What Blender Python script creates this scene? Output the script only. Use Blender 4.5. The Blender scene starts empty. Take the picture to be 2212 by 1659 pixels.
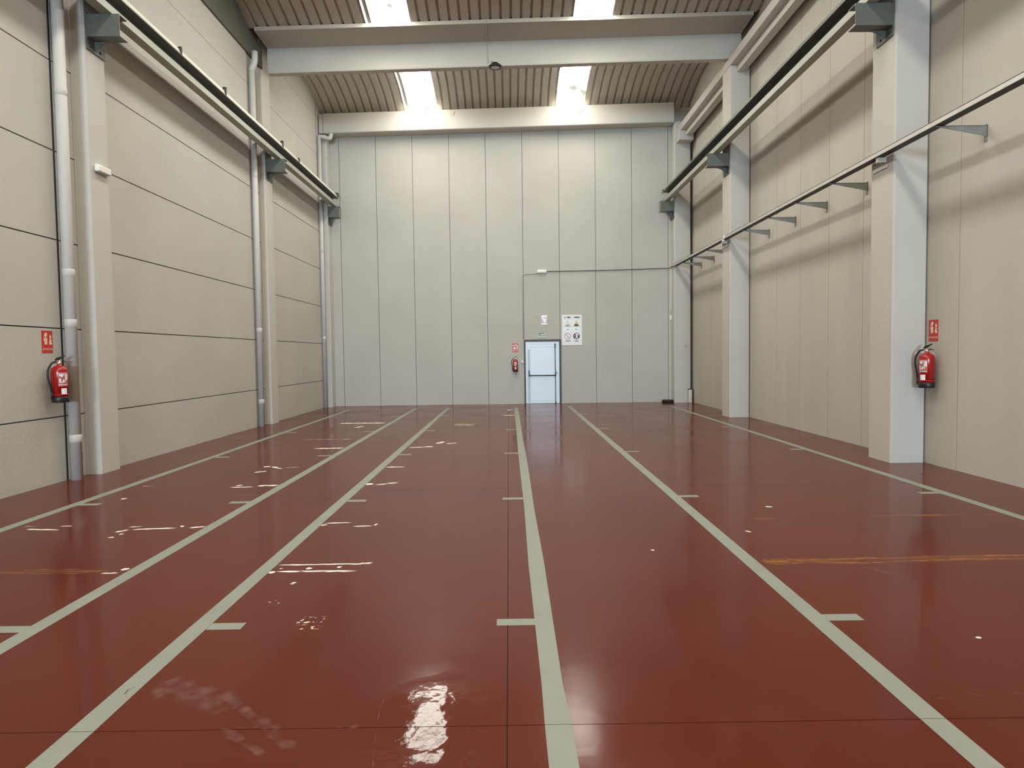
import bpy, bmesh, math, random
from mathutils import Vector, Matrix
random.seed(7)
S = bpy.context.scene
COL = S.collection
PI = math.pi

# ------------------------------------------------------------------ layout (metres)
XL, XR, YB, YF = -6.03, 6.02, 21.88, -45.9      # wall faces
FRAMES = [16.67 - 6.95 * i for i in range(8, -1, -1)]                   # frame centre lines
SLOPE = 0.0205                                 # the roof falls to the left wall
ZW = 11.2                                      # top of the wall shells

# ------------------------------------------------------------------ materials
def new_mat(name):
    m = bpy.data.materials.new(name); m.use_nodes = True
    nt = m.node_tree
    return m, nt, nt.nodes['Principled BSDF']
def N(nt, t, **kw):
    n = nt.nodes.new(t)
    for k, v in kw.items():
        if k in n.inputs.keys(): n.inputs[k].default_value = v
        else: setattr(n, k, v)
    return n
def plain(name, col, rough=0.6, metal=0.0, spec=0.5, coat=0.0):
    m, nt, b = new_mat(name)
    b.inputs['Base Color'].default_value = (*col, 1); b.inputs['Roughness'].default_value = rough
    b.inputs['Metallic'].default_value = metal; b.inputs['Specular IOR Level'].default_value = spec
    b.inputs['Coat Weight'].default_value = coat
    return m
def mottled(name, c1, c2, rough=0.8, scale=1.5, bump=0.0, bscale=60, spec=0.35, c3=None, stretch=(1, 1, 1), metal=0.0):
    m, nt, b = new_mat(name)
    tc = N(nt, 'ShaderNodeTexCoord'); mp = N(nt, 'ShaderNodeMapping'); mp.inputs['Scale'].default_value = stretch
    nt.links.new(tc.outputs['Object'], mp.inputs['Vector'])
    n = N(nt, 'ShaderNodeTexNoise'); n.inputs['Scale'].default_value = scale; n.inputs['Detail'].default_value = 6
    nt.links.new(mp.outputs[0], n.inputs['Vector'])
    r = N(nt, 'ShaderNodeValToRGB'); e = r.color_ramp.elements
    e[0].position, e[0].color = 0.3, (*c1, 1); e[1].position, e[1].color = 0.7, (*c2, 1)
    nt.links.new(n.outputs['Fac'], r.inputs['Fac'])
    out = r.outputs['Color']
    if c3:
        n3 = N(nt, 'ShaderNodeTexNoise'); n3.inputs['Scale'].default_value = scale * 14; n3.inputs['Detail'].default_value = 4
        nt.links.new(tc.outputs['Object'], n3.inputs['Vector'])
        r3 = N(nt, 'ShaderNodeValToRGB'); r3.color_ramp.elements[0].position = 0.66; r3.color_ramp.elements[1].position = 0.78
        nt.links.new(n3.outputs['Fac'], r3.inputs['Fac'])
        mx = N(nt, 'ShaderNodeMixRGB'); mx.inputs['Color2'].default_value = (*c3, 1)
        nt.links.new(r3.outputs['Color'], mx.inputs['Fac']); nt.links.new(out, mx.inputs['Color1']); out = mx.outputs['Color']
    nt.links.new(out, b.inputs['Base Color'])
    b.inputs['Roughness'].default_value = rough; b.inputs['Specular IOR Level'].default_value = spec
    b.inputs['Metallic'].default_value = metal
    if bump:
        nb = N(nt, 'ShaderNodeTexNoise'); nb.inputs['Scale'].default_value = bscale; nb.inputs['Detail'].default_value = 3
        nt.links.new(tc.outputs['Object'], nb.inputs['Vector'])
        bp = N(nt, 'ShaderNodeBump'); bp.inputs['Strength'].default_value = bump; bp.inputs['Distance'].default_value = 0.02
        nt.links.new(nb.outputs['Fac'], bp.inputs['Height']); nt.links.new(bp.outputs[0], b.inputs['Normal'])
    return m

M = {}
M['wall'] = mottled('painted_wall_panel', (.472, .453, .408), (.516, .496, .447), .85, .7, .25, 45, .25)
M['wall_r'] = mottled('painted_wall_panel_streaked', (.468, .446, .395), (.525, .50, .445), .85, 1.1, .2, 45, .25, stretch=(1, 1, .25))
M['joint'] = plain('dark_joint_filler', (.035, .03, .028), .9)
M['joint_soft'] = plain('painted_joint_filler', (.355, .325, .28), .9)
M['joint_mid'] = plain('grey_joint_filler', (.19, .175, .15), .9)
M['column'] = mottled('painted_concrete', (.505, .487, .448), (.545, .526, .483), .8, .9, .22, 40, .3)
M['beam'] = mottled('painted_precast_concrete', (.468, .447, .398), (.515, .493, .438), .8, .8, .15, 40, .3)
M['roof'] = mottled('roof_sheet', (.44, .41, .362), (.52, .485, .43), .6, .6, .0, 40, .4, stretch=(1, .3, 1))
M['lid'] = plain('roof_void', (.02, .018, .016), .9)
M['crane'] = mottled('grey_green_paint', (.33, .345, .29), (.39, .40, .335), .5, 1.2, .05, 50, .5)
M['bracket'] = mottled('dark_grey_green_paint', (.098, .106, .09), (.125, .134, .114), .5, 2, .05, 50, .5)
M['flashing'] = mottled('dull_green_flashing', (.10, .105, .085), (.13, .135, .11), .6, 1.5, 0, 50, .4)
M['rail'] = mottled('pale_lit_rail', (.72, .69, .60), (.82, .79, .70), .3, 3, 0, 50, .6)  # paint lightened to stand in for skylight glinting off the rail
M['pipe'] = mottled('painted_plastic_pipe', (.52, .51, .475), (.56, .55, .515), .55, 1, 0, 50, .5)
M['galv'] = mottled('galvanised_steel', (.55, .53, .48), (.64, .62, .57), .45, 8, 0, 50, .5, metal=.35)
M['gusset'] = mottled('galvanised_gusset', (.20, .205, .195), (.25, .255, .24), .5, 6, 0, 50, .5, metal=.2)
M['black'] = plain('black_plastic', (.012, .012, .013), .45)
M['dark'] = plain('dark_cable', (.03, .028, .026), .6)
M['rubber'] = mottled('black_rubber', (.012, .011, .011), (.03, .027, .025), .6, 9)
M['white'] = plain('white_plastic', (.86, .86, .80), .45)
M['lens'] = mottled('led_lens', (.5, .48, .43), (.7, .68, .6), .35, 40)
M['foam'] = mottled('white_foam', (.62, .59, .52), (.74, .71, .63), .85, 9, .3, 60)
M['red'] = mottled('red_lacquer', (.33, .008, .008), (.38, .010, .010), .25, 3, 0, 50, .5)
M['signred'] = plain('red_sign', (.52, .035, .03), .4)
M['signwhite'] = plain('sign_white', (.80, .78, .70), .5)
M['signcream'] = plain('sign_cream', (.80, .62, .42), .5)
M['paper'] = mottled('white_paper', (.74, .73, .69), (.80, .79, .75), .5, 6)
M['label_white'] = plain('white_sticker', (.84, .82, .80), .45)
M['label_pink'] = plain('printed_label', (.42, .12, .12), .35)
M['brass'] = plain('valve_metal', (.55, .42, .33), .35, .8)
M['exit'] = plain('pale_green_sign', (.52, .60, .50), .5)
M['green'] = plain('dark_green_print', (.03, .10, .07), .5)
M['purple'] = mottled('purple_print', (.50, .36, .50), (.66, .54, .64), .5, 30)
M['sheet'] = plain('glossy_white_sheet', (.86, .82, .86), .3)
M['poster'] = mottled('white_board', (.72, .74, .70), (.80, .81, .76), .35, 4)
M['cell'] = plain('white_cell', (.80, .83, .80), .35)
M['cell_pink'] = plain('pinkish_cell', (.80, .74, .76), .35)
M['print'] = plain('black_print', (.02, .018, .018), .5)
M['greyprint'] = plain('grey_print', (.42, .42, .41), .6)
M['orangeprint'] = plain('orange_print', (.78, .48, .20), .5)
M['faded'] = plain('faded_print', (.42, .36, .32), .6)
M['ringprint'] = plain('red_ring_print', (.36, .15, .20), .5)
M['blueprint'] = plain('navy_print', (.035, .035, .10), .5)
M['door'] = mottled('pale_blue_door_paint', (.66, .75, .83), (.70, .79, .87), .35, 1.2, 0, 50, .5)
M['door_line'] = plain('door_emboss', (.50, .56, .60), .5)
M['frame'] = mottled('dark_door_frame', (.055, .055, .055), (.085, .08, .078), .5, 4)
M['tape'] = mottled('grey_floor_tape', (.235, .248, .208), (.265, .278, .234), .55, 3, .0, 50, .25, c3=(.215, .226, .19))
M['crackline'] = plain('hairline_crack', (.07, .055, .045), .9)

# floor: glossy red coating
m, nt, b = new_mat('red_floor_coating'); M['floor'] = m
tc = N(nt, 'ShaderNodeTexCoord')
n1 = N(nt, 'ShaderNodeTexNoise'); n1.inputs['Scale'].default_value = .55; n1.inputs['Detail'].default_value = 7
nt.links.new(tc.outputs['Object'], n1.inputs['Vector'])
r1 = N(nt, 'ShaderNodeValToRGB'); e = r1.color_ramp.elements
e[0].position, e[0].color = .3, (.088, .0122, .0038, 1); e[1].position, e[1].color = .72, (.110, .0165, .0056, 1)
nt.links.new(n1.outputs['Fac'], r1.inputs['Fac'])
n2 = N(nt, 'ShaderNodeTexNoise'); n2.inputs['Scale'].default_value = 26; n2.inputs['Detail'].default_value = 2
nt.links.new(tc.outputs['Object'], n2.inputs['Vector'])
r2 = N(nt, 'ShaderNodeValToRGB'); r2.color_ramp.elements[0].position = .77; r2.color_ramp.elements[1].position = .80
nt.links.new(n2.outputs['Fac'], r2.inputs['Fac'])
mx = N(nt, 'ShaderNodeMixRGB'); mx.inputs['Color2'].default_value = (.14, .045, .03, 1)
nt.links.new(r2.outputs['Color'], mx.inputs['Fac']); nt.links.new(r1.outputs['Color'], mx.inputs['Color1'])
nt.links.new(mx.outputs['Color'], b.inputs['Base Color'])
n3 = N(nt, 'ShaderNodeTexNoise'); n3.inputs['Scale'].default_value = .9; n3.inputs['Detail'].default_value = 5
nt.links.new(tc.outputs['Object'], n3.inputs['Vector'])
mr = N(nt, 'ShaderNodeMapRange'); mr.inputs[1].default_value = .3; mr.inputs[2].default_value = .7
mr.inputs[3].default_value = .06; mr.inputs[4].default_value = .20
nt.links.new(n3.outputs['Fac'], mr.inputs[0]); # a pooled, extra shiny patch of varnish in the foreground with a wrinkled skin
vm = N(nt, 'ShaderNodeMapping'); vm.inputs['Location'].default_value = (.37 / .34, -2.86 / .42, 0); vm.inputs['Scale'].default_value = (1 / .34, 1 / .42, 1)
nt.links.new(tc.outputs['Object'], vm.inputs['Vector'])
nw = N(nt, 'ShaderNodeTexNoise'); nw.inputs['Scale'].default_value = 2.2; nt.links.new(tc.outputs['Object'], nw.inputs['Vector'])
va = N(nt, 'ShaderNodeVectorMath', operation='ADD'); nt.links.new(vm.outputs[0], va.inputs[0]); nt.links.new(nw.outputs['Color'], va.inputs[1])
vs_ = N(nt, 'ShaderNodeVectorMath', operation='SUBTRACT'); nt.links.new(va.outputs[0], vs_.inputs[0]); vs_.inputs[1].default_value = (.5, .5, .5)
vl = N(nt, 'ShaderNodeVectorMath', operation='LENGTH'); nt.links.new(vs_.outputs[0], vl.inputs[0])
pm = N(nt, 'ShaderNodeMapRange'); pm.inputs[1].default_value = .75; pm.inputs[2].default_value = 1.15; pm.inputs[3].default_value = 1; pm.inputs[4].default_value = 0
nt.links.new(vl.outputs['Value'], pm.inputs[0])
rmx = N(nt, 'ShaderNodeMix'); rmx.inputs['B'].default_value = .035
nt.links.new(pm.outputs[0], rmx.inputs['Factor']); nt.links.new(mr.outputs[0], rmx.inputs['A']); nt.links.new(rmx.outputs[0], b.inputs['Coat Roughness'])
b.inputs['Coat Weight'].default_value = .68; b.inputs['Coat IOR'].default_value = 1.26; b.inputs['Roughness'].default_value = .48
b.inputs['Specular IOR Level'].default_value = .05
n4 = N(nt, 'ShaderNodeTexNoise'); n4.inputs['Scale'].default_value = 7; n4.inputs['Detail'].default_value = 4
nt.links.new(tc.outputs['Object'], n4.inputs['Vector'])
bp = N(nt, 'ShaderNodeBump'); bp.inputs['Strength'].default_value = .06; bp.inputs['Distance'].default_value = .010
nt.links.new(n4.outputs['Fac'], bp.inputs['Height']); nt.links.new(bp.outputs[0], b.inputs['Normal'])
n5 = N(nt, 'ShaderNodeTexNoise'); n5.inputs['Scale'].default_value = 6; n5.inputs['Detail'].default_value = 2.5
nt.links.new(tc.outputs['Object'], n5.inputs['Vector'])
pk = N(nt, 'ShaderNodeMath', operation='MULTIPLY'); nt.links.new(pm.outputs[0], pk.inputs[0]); nt.links.new(n5.outputs['Fac'], pk.inputs[1])
bp2 = N(nt, 'ShaderNodeBump'); bp2.inputs['Strength'].default_value = .22; bp2.inputs['Distance'].default_value = .012
nt.links.new(pk.outputs[0], bp2.inputs['Height']); nt.links.new(bp.outputs[0], bp2.inputs['Normal']); nt.links.new(bp2.outputs[0], b.inputs['Coat Normal'])

def worn(name, col, lo, hi, scale, stretch, rough=.6, maxa=1.0):
    """paint residue or abrasion: patchy coverage with its own ragged outline"""
    m, nt, b = new_mat(name)
    b.inputs['Base Color'].default_value = (*col, 1); b.inputs['Roughness'].default_value = rough
    tc = N(nt, 'ShaderNodeTexCoord'); mp = N(nt, 'ShaderNodeMapping'); mp.inputs['Scale'].default_value = stretch
    nt.links.new(tc.outputs['Object'], mp.inputs['Vector'])
    n = N(nt, 'ShaderNodeTexNoise'); n.inputs['Scale'].default_value = scale; n.inputs['Detail'].default_value = 5
    nt.links.new(mp.outputs[0], n.inputs['Vector'])
    mr = N(nt, 'ShaderNodeMapRange'); mr.inputs[1].default_value = lo; mr.inputs[2].default_value = hi
    mr.inputs[3].default_value = 0; mr.inputs[4].default_value = maxa
    nt.links.new(n.outputs['Fac'], mr.inputs[0])
    # fade towards the rim of each mark (vertex attribute edge: 1 inside, 0 at the rim)
    at = N(nt, 'ShaderNodeAttribute'); at.attribute_name = 'edge'
    mul = N(nt, 'ShaderNodeMath', operation='MULTIPLY')
    nt.links.new(mr.outputs[0], mul.inputs[0]); nt.links.new(at.outputs['Fac'], mul.inputs[1])
    nt.links.new(mul.outputs[0], b.inputs['Alpha'])
    return m
M['cream'] = worn('cream_residue', (.95, .85, .72), .36, .44, 9, (.6, 3, 1))
M['faint'] = worn('faint_residue', (.62, .46, .36), .40, .62, 9, (.7, 3, 1), maxa=.7)
M['speck'] = worn('speckled_residue', (.75, .62, .52), .55, .60, 26, (1, 1, 1))
M['orange'] = worn('orange_wear', (.50, .20, .055), .33, .60, 3.2, (.5, 6, 1), .4, .85)
M['orange_f'] = worn('orange_wear_faint', (.40, .15, .06), .42, .72, 3.2, (.5, 6, 1), .4, .6)
M['abrasion'] = worn('pale_abrasion', (.25, .11, .085), .36, .74, 14, (1, 1, 1), .6, .5)
M['smear'] = worn('dark_smear', (.035, .012, .008), .40, .65, 5, (1, 2, 1), .6, .6)
M['yellow'] = worn('yellowish_patch', (.55, .45, .25), .30, .6, 5, (1, 2, 1), .5, .7)

# skylight pane: translucent sheet glowing with daylight, dirty here and there
m, nt, b = new_mat('translucent_skylight_sheet'); M['sky'] = m
nt.nodes.remove(b); out = nt.nodes['Material Output']
tc = N(nt, 'ShaderNodeTexCoord')
n = N(nt, 'ShaderNodeTexNoise'); n.inputs['Scale'].default_value = 2.6; n.inputs['Detail'].default_value = 3
nt.links.new(tc.outputs['Object'], n.inputs['Vector'])
r = N(nt, 'ShaderNodeValToRGB'); e = r.color_ramp.elements
e[0].position, e[0].color = .53, (1.0, .968, .87, 1); e[1].position, e[1].color = .66, (.035, .033, .027, 1)
nt.links.new(n.outputs['Fac'], r.inputs['Fac'])
em = N(nt, 'ShaderNodeEmission'); em.inputs['Strength'].default_value = 9.0; SKY = em; em.inputs['Strength'].default_value = 14.0
nt.links.new(r.outputs['Color'], em.inputs['Color'])
df = N(nt, 'ShaderNodeBsdfDiffuse'); df.inputs['Color'].default_value = (.1, .1, .1, 1)
ge = N(nt, 'ShaderNodeNewGeometry'); mix = N(nt, 'ShaderNodeMixShader')
nt.links.new(ge.outputs['Backfacing'], mix.inputs[0]); nt.links.new(em.outputs[0], mix.inputs[1]); nt.links.new(df.outputs[0], mix.inputs[2])
nt.links.new(mix.outputs[0], out.inputs['Surface'])

# ------------------------------------------------------------------ mesh builder
class MB:
    """collects shapes; several materials may share one mesh"""
    def __init__(s): s.bm = bmesh.new(); s.mats = []; s.smooth = set()
    def _m(s, mat):
        if mat not in s.mats: s.mats.append(mat)
        return s.mats.index(mat)
    def face(s, pts, mat, sm=False):
        vs = [s.bm.verts.new(p) for p in pts]
        f = s.bm.faces.new(vs); f.material_index = s._m(mat); f.smooth = sm
        return f
    def box(s, x0, x1, y0, y1, z0, z1, mat, bev=0.0):
        P = [(x, y, z) for z in (z0, z1) for y in (y0, y1) for x in (x0, x1)]
        vs = [s.bm.verts.new(p) for p in P]; mi = s._m(mat); fs = []
        for q in ((0, 2, 3, 1), (4, 5, 7, 6), (0, 1, 5, 4), (2, 6, 7, 3), (0, 4, 6, 2), (1, 3, 7, 5)):
            f = s.bm.faces.new([vs[i] for i in q]); f.material_index = mi; fs.append(f)
        if bev:
            es = {e for f in fs for e in f.edges}
            bmesh.ops.bevel(s.bm, geom=list(es), offset=bev, segments=2, affect='EDGES', profile=.5)
        return s
    def prism(s, poly, axis, a, b, mat, fz=None):
        """poly in the plane normal to axis; 'x': (y,z), 'y': (x,z), 'z': (x,y)"""
        def P(p, t):
            if axis == 'x': q = [t, p[0], p[1]]
            elif axis == 'y': q = [p[0], t, p[1]]
            else: q = [p[0], p[1], t]
            if fz: q[2] += fz(q[0])
            return q
        mi = s._m(mat)
        A = [s.bm.verts.new(P(p, a)) for p in poly]; B = [s.bm.verts.new(P(p, b)) for p in poly]
        n = len(poly); fs = [s.bm.faces.new(A), s.bm.faces.new(B[::-1])]
        for i in range(n): fs.append(s.bm.faces.new([A[i], B[i], B[(i + 1) % n], A[(i + 1) % n]]))
        for f in fs: f.material_index = mi
        bmesh.ops.recalc_face_normals(s.bm, faces=fs)
        return s
    def lathe(s, prof, mat, c=(0, 0, 0), n=32, a0=0.0, a1=2 * PI):
        """prof: (r, z) pairs about a vertical axis"""
        mi = s._m(mat); full = abs(a1 - a0 - 2 * PI) < 1e-6; k = n if full else n + 1
        rings = []
        for r, z in prof:
            rings.append([s.bm.verts.new((c[0] + max(r, 1e-5) * math.cos(a0 + (a1 - a0) * i / n), c[1] + max(r, 1e-5) * math.sin(a0 + (a1 - a0) * i / n), c[2] + z)) for i in range(k)])
        for A, B in zip(rings, rings[1:]):
            for i in range(n):
                j = (i + 1) % k
                f = s.bm.faces.new([A[i], A[j], B[j], B[i]]); f.material_index = mi; f.smooth = True
        return s
    def tube(s, pts, rad, mat, n=12, cap=True):
        mi = s._m(mat); pts = [Vector(p) for p in pts]; rings = []
        up = Vector((0, 0, 1)); prev = None
        rads = rad if isinstance(rad, (list, tuple)) else [rad] * len(pts)
        for i, p in enumerate(pts):
            d = (pts[min(i + 1, len(pts) - 1)] - pts[max(i - 1, 0)]).normalized()
            if prev is None:
                a = d.cross(up)
                if a.length < 1e-3: a = d.cross(Vector((1, 0, 0)))
            else: a = prev - d * prev.dot(d)
            a.normalize(); prev = a; bb = d.cross(a)
            rings.append([s.bm.verts.new(p + (a * math.cos(2 * PI * k / n) + bb * math.sin(2 * PI * k / n)) * rads[i]) for k in range(n)])
        fs = []
        for A, B in zip(rings, rings[1:]):
            for k in range(n):
                f = s.bm.faces.new([A[k], A[(k + 1) % n], B[(k + 1) % n], B[k]]); f.smooth = True; fs.append(f)
        if cap: fs += [s.bm.faces.new(rings[0][::-1]), s.bm.faces.new(rings[-1])]
        for f in fs: f.material_index = mi
        bmesh.ops.recalc_face_normals(s.bm, faces=fs)
        return s

MW = {}     # world matrix of every Empty
def tag(o, label=None, cat=None, group=None, kind=None):
    if label: o['label'] = label
    if cat: o['category'] = cat
    if group: o['group'] = group
    if kind: o['kind'] = kind
    return o
def thing(name, label, cat, loc, rotz=0.0, group=None):
    o = bpy.data.objects.new(name, None); COL.objects.link(o)
    o.location = loc; o.rotation_euler = (0, 0, rotz); o.empty_display_size = .2
    MW[o.name] = Matrix.Translation(loc) @ Matrix.Rotation(rotz, 4, 'Z')
    return tag(o, label, cat, group)
def obj(name, mb, parent=None, local=False, base=True):
    """link as ONE mesh; shapes are given in world coordinates unless local"""
    bm = mb.bm
    org = Vector((0, 0, 0))
    if parent is not None and not local:
        bm.transform(MW[parent.name].inverted())
    elif parent is None and base:
        xs = [v.co for v in bm.verts]
        org = Vector(((min(v.x for v in xs) + max(v.x for v in xs)) / 2, (min(v.y for v in xs) + max(v.y for v in xs)) / 2, min(v.z for v in xs)))
        bm.transform(Matrix.Translation(-org))
    me = bpy.data.meshes.new(name); bm.to_mesh(me); bm.free()
    for k in mb.mats: me.materials.append(M[k])
    o = bpy.data.objects.new(name, me); COL.objects.link(o)
    if parent is not None: o.parent = parent; MW[o.name] = MW[parent.name]
    else: o.location = org; MW[o.name] = Matrix.Translation(org)
    return o
def struct(name, mb, label=None):
    o = obj(name, mb, base=False)
    return tag(o, label, None, None, 'structure')
def box(*a, **k): return MB().box(*a, **k)

# ------------------------------------------------------------------ floor
fb = MB()
ys = [YF - .2, -43.66, -38.49, -33.32, -28.15, -22.98, -17.81, -12.65, -7.49, -2.32, 2.845, 8.02, 13.18, 18.35, YB + .3]; xs = [XL - .4, -.03, XR + .3]
for i in range(2):
    for j in range(len(ys) - 1):
        fb.box(xs[i] + (.0022 if i else 0), xs[i + 1] - (0 if i else .0022), ys[j] + .0022, ys[j + 1] - .0022, -.12, 0, 'floor')
fb.box(xs[0], xs[-1], ys[0], ys[-1], -.2, -.12, 'lid')
fb.box(xs[0], xs[-1], ys[0], ys[-1], -.119, -.012, 'joint')
floor = struct('floor', fb, 'glossy dark red coated concrete floor with thin slab joints')

def mark(strokes, mat, name, jag=.35):
    """worn patches lying flat on the coating, each with a ragged outline"""
    mb = MB(); lay = mb.bm.loops.layers.float.new('edge')
    mi = mb._m(mat)
    for (x0, y0, x1, y1, w) in strokes:
        a, c = Vector((x0, y0, 0)), Vector((x1, y1, 0)); L = max((c - a).length, .01)
        d = (c - a) / L; nrm = Vector((-d.y, d.x, 0)); k = max(4, min(26, int(L / .05)))
        rows = []
        for i in range(k + 1):
            t = i / k; p = a + (c - a) * t
            taper = min(1, .35 + 5 * min(t, 1 - t))
            ww = w * .5 * taper * (1 + jag * random.uniform(-1, 1)); off = w * jag * .3 * random.uniform(-1, 1)
            rows.append([mb.bm.verts.new(p + nrm * (off + ww * f) + Vector((0, 0, .0009))) for f in (-1, -.55, .55, 1)])
        for i in range(k):
            for q in range(3):
                f = mb.bm.faces.new([rows[i][q], rows[i + 1][q], rows[i + 1][q + 1], rows[i][q + 1]]); f.material_index = mi
                ids = [(i, q), (i + 1, q), (i + 1, q + 1), (i, q + 1)]
                for lp, (r_, c_) in zip(f.loops, ids):
                    lp[lay] = 0.0 if c_ in (0, 3) or r_ in (0, k) else 1.0
    bmesh.ops.recalc_face_normals(mb.bm, faces=mb.bm.faces[:])
    for f in mb.bm.faces:
        if f.normal.z < 0: f.normal_flip()
    return obj(name, mb, floor)

rows = {
 'left_a': [(-3.07,5.1,-3.0,5.11,.06),(-3.18,5.01,-3.03,5.01,.03)],
 'left_b': [(-3.79,6.21,-3.69,6.31,.05),(-3.69,6.31,-3.25,6.34,.045),(-3.25,6.39,-3.22,6.42,.06),(-3.15,6.34,-2.98,6.38,.045),(-3.74,6.02,-3.68,6.04,.04),(-3.70,6.13,-3.66,6.16,.055),(-3.77,6.39,-3.6,6.44,.03)],
 'left_c': [(-4.48,6.47,-4.35,6.48,.035),(-4.75,6.37,-4.38,6.33,.035)],
 'left_d': [(-3.59,8.33,-3.28,8.33,.07),(-3.56,8.42,-3.46,8.46,.06),(-3.27,8.4,-2.98,8.42,.095)],
 'left_e': [(-3.74,9.87,-3.62,9.88,.11),(-3.62,9.88,-3.37,9.67,.07),(-3.69,9.37,-3.53,9.51,.08)],
 'left_f': [(-4.6,7.69,-4.55,7.76,.06)],
 'left_g': [(-3.55,11.78,-2.98,11.79,.11)],
 'mid_a': [(-1.86,5.15,-1.10,5.15,.032),(-1.86,4.95,-1.82,5.0,.06),(-1.82,4.99,-1.18,4.98,.036),(-1.81,5.05,-1.79,5.07,.035),(-1.61,5.05,-1.55,5.06,.045),(-1.37,5.07,-1.33,5.09,.04),(-1.22,5.15,-1.1,5.18,.04)],
 'mid_b': [(-1.61,4.7,-1.58,4.75,.035)],
 'mid_c': [(-1.86,6.44,-1.57,6.45,.04),(-1.55,6.31,-1.33,6.32,.04),(-1.87,6.35,-1.8,6.41,.045),(-1.33,6.32,-1.32,6.42,.03)],
 'mid_d': [(-1.87,8.37,-1.77,8.44,.12),(-1.75,8.34,-1.45,8.5,.065)],
 'mid_e': [(-1.87,9.69,-1.55,9.69,.08)],
 'mid_f': [(-1.84,11.74,-1.37,11.83,.12),(-1.38,12.21,-1.25,12.5,.11),(-1.21,12.19,-.98,12.28,.10)],
 'far_a': [(-4.23,16.23,-3.06,16.15,.18)],
 'far_b': [(-1.96,15.12,-1.84,15.1,.22),(-3.6,15.15,-3.45,15.48,.11)],
 'far_c': [(-.07,19.39,.05,19.49,.3),(-.06,17.7,-.01,17.8,.4)],
 'right_a': [(2.14,5.96,2.19,5.9,.035)],
 'right_b': [(2.68,6.87,2.77,6.87,.045)],
 'right_c': [(2.63,3.66,2.67,3.66,.025)],
 'right_d': [(1.165,5.42,1.19,5.39,.03)],
}
for k, st in rows.items(): mark(st, 'cream', 'paint_residue')
mark([(-4.86,6.48,-4.7,6.48,.05),(-4.8,8.47,-4.63,8.49,.07),(-3.39,9.74,-3.14,9.81,.07),(-4.18,13.11,-3.0,13.06,.12)], 'faint', 'faint_residue')
mark([(-1.36,3.98,-1.17,4.09,.13),(-1.62,4.32,-1.57,4.38,.08),(-1.30,3.90,-1.16,3.95,.06)], 'speck', 'speckled_residue', .5)
mark([(1.96,5.105,2.5,5.10,.045),(2.4,5.10,3.5,5.135,.04),(3.4,5.125,4.4,5.13,.035),(2.0,5.0,2.3,5.035,.05),(2.3,5.03,2.8,4.995,.045),(2.75,5.0,3.4,5.05,.035),(3.4,5.06,4.4,5.045,.04),(1.95,5.06,2.2,5.05,.13)], 'orange', 'orange_wear_mark', .35)
mark([(1.95,5.055,2.9,5.05,.17),(2.8,5.06,4.4,5.09,.15)], 'orange_f', 'orange_wear_mark', .2)
mark([(2.37,6.41,2.6,6.33,.10),(3.4,6.43,4.92,6.41,.08),(-4.5,5.06,-3.15,5.07,.13)], 'orange_f', 'faint_wear_mark', .3)
mark([(-1.82,3.27,-1.3,3.02,.20),(-1.38,3.08,-1.28,3.05,.12),(-1.3,3.04,-.92,2.68,.075),(-1.31,2.87,-1.02,2.64,.06),(-1.24,2.86,-1.12,2.86,.02),(-.80,2.85,-.68,2.85,.035),(2.64,4.93,2.82,4.71,.05)], 'abrasion', 'abrasion_mark', .4)
mark([(-1.36,15.59,-.83,15.45,.5)], 'yellow', 'yellowish_patch', .3)

mark([(-.155,3.07,-.12,3.07,.006),(-.155,3.02,-.12,3.02,.006),(.07,3.07,.112,3.07,.009),(.07,3.02,.112,3.02,.009),(.07,3.015,.07,3.075,.008),(.112,3.015,.112,3.075,.008),(1.94,3.03,2.03,3.01,.02),(2.0,3.13,2.06,3.13,.02),(2.16,3.07,2.22,3.02,.014),(2.37,3.07,2.42,3.04,.018),(2.36,2.98,2.41,2.96,.02),
 (-.62,3.12,-.625,2.99,.006),(-.625,2.99,-.61,2.86,.007),(-.61,2.86,-.59,2.70,.006),(-.59,2.70,-.56,2.52,.008),(-.74,3.87,-.70,3.64,.006)], 'abrasion', 'scratch_mark', .3)
mark([(-.14,8.07,-.10,8.09,.05),(2.70,16.86,2.75,16.88,.09),(5.57,12.52,5.61,12.54,.06),(5.41,8.57,5.45,8.59,.045)], 'crackline', 'dark_speck', .2)
mark([(-5.35,19.1,-4.7,19.25,.3),(-3.1,18.6,-2.9,19.0,.12)], 'smear', 'dark_smear', .3)

# ------------------------------------------------------------------ painted floor markings
def floor_line(label, x, y0, y1, w, ticks, side, kink=0.0):
    t = thing('floor_marking', label, 'floor line', (x, (y0 + y1) / 2, 0), 0, 'grey lines along the red floor')
    mb = MB(); k = 12; cuts = sorted([y0 + (y1 - y0) * i / k for i in range(k + 1)] + [2.843, 2.847])
    off = [(random.uniform(-kink, kink), random.uniform(-kink, kink)) for _ in cuts]
    for i in range(len(cuts) - 1):
        if abs(cuts[i] - 2.843) < 1e-6: continue
        a, c = off[i], off[i + 1]
        if abs(cuts[i] - 2.847) < 1e-6: a = off[i - 1]
        mb.prism([(x - w / 2 + a[0], cuts[i]), (x + w / 2 + a[1], cuts[i]), (x + w / 2 + c[1], cuts[i + 1]), (x - w / 2 + c[0], cuts[i + 1])], 'z', .0002, .0018, 'tape')
    obj('stripe', mb, t)
    for (ty, ln) in ticks:
        xa = x + side * w / 2; xb = xa + side * ln
        obj('tick', box(min(xa, xb), max(xa, xb), ty - .048, ty + .048, .0002, .0017, 'tape'), t)
    return t
TY = [3.97, 7.44, 10.90, 14.37, 17.84]
floor_line('grey floor line nearest the left wall', -4.97, -2.5, 20.3, .115, [(y, .23) for y in TY], 1, .004)
floor_line('grey floor line second from the left wall, with ticks on its left side', -2.93, -2.5, 20.5, .115, [(y, .22) for y in TY], -1, .003)
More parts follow.
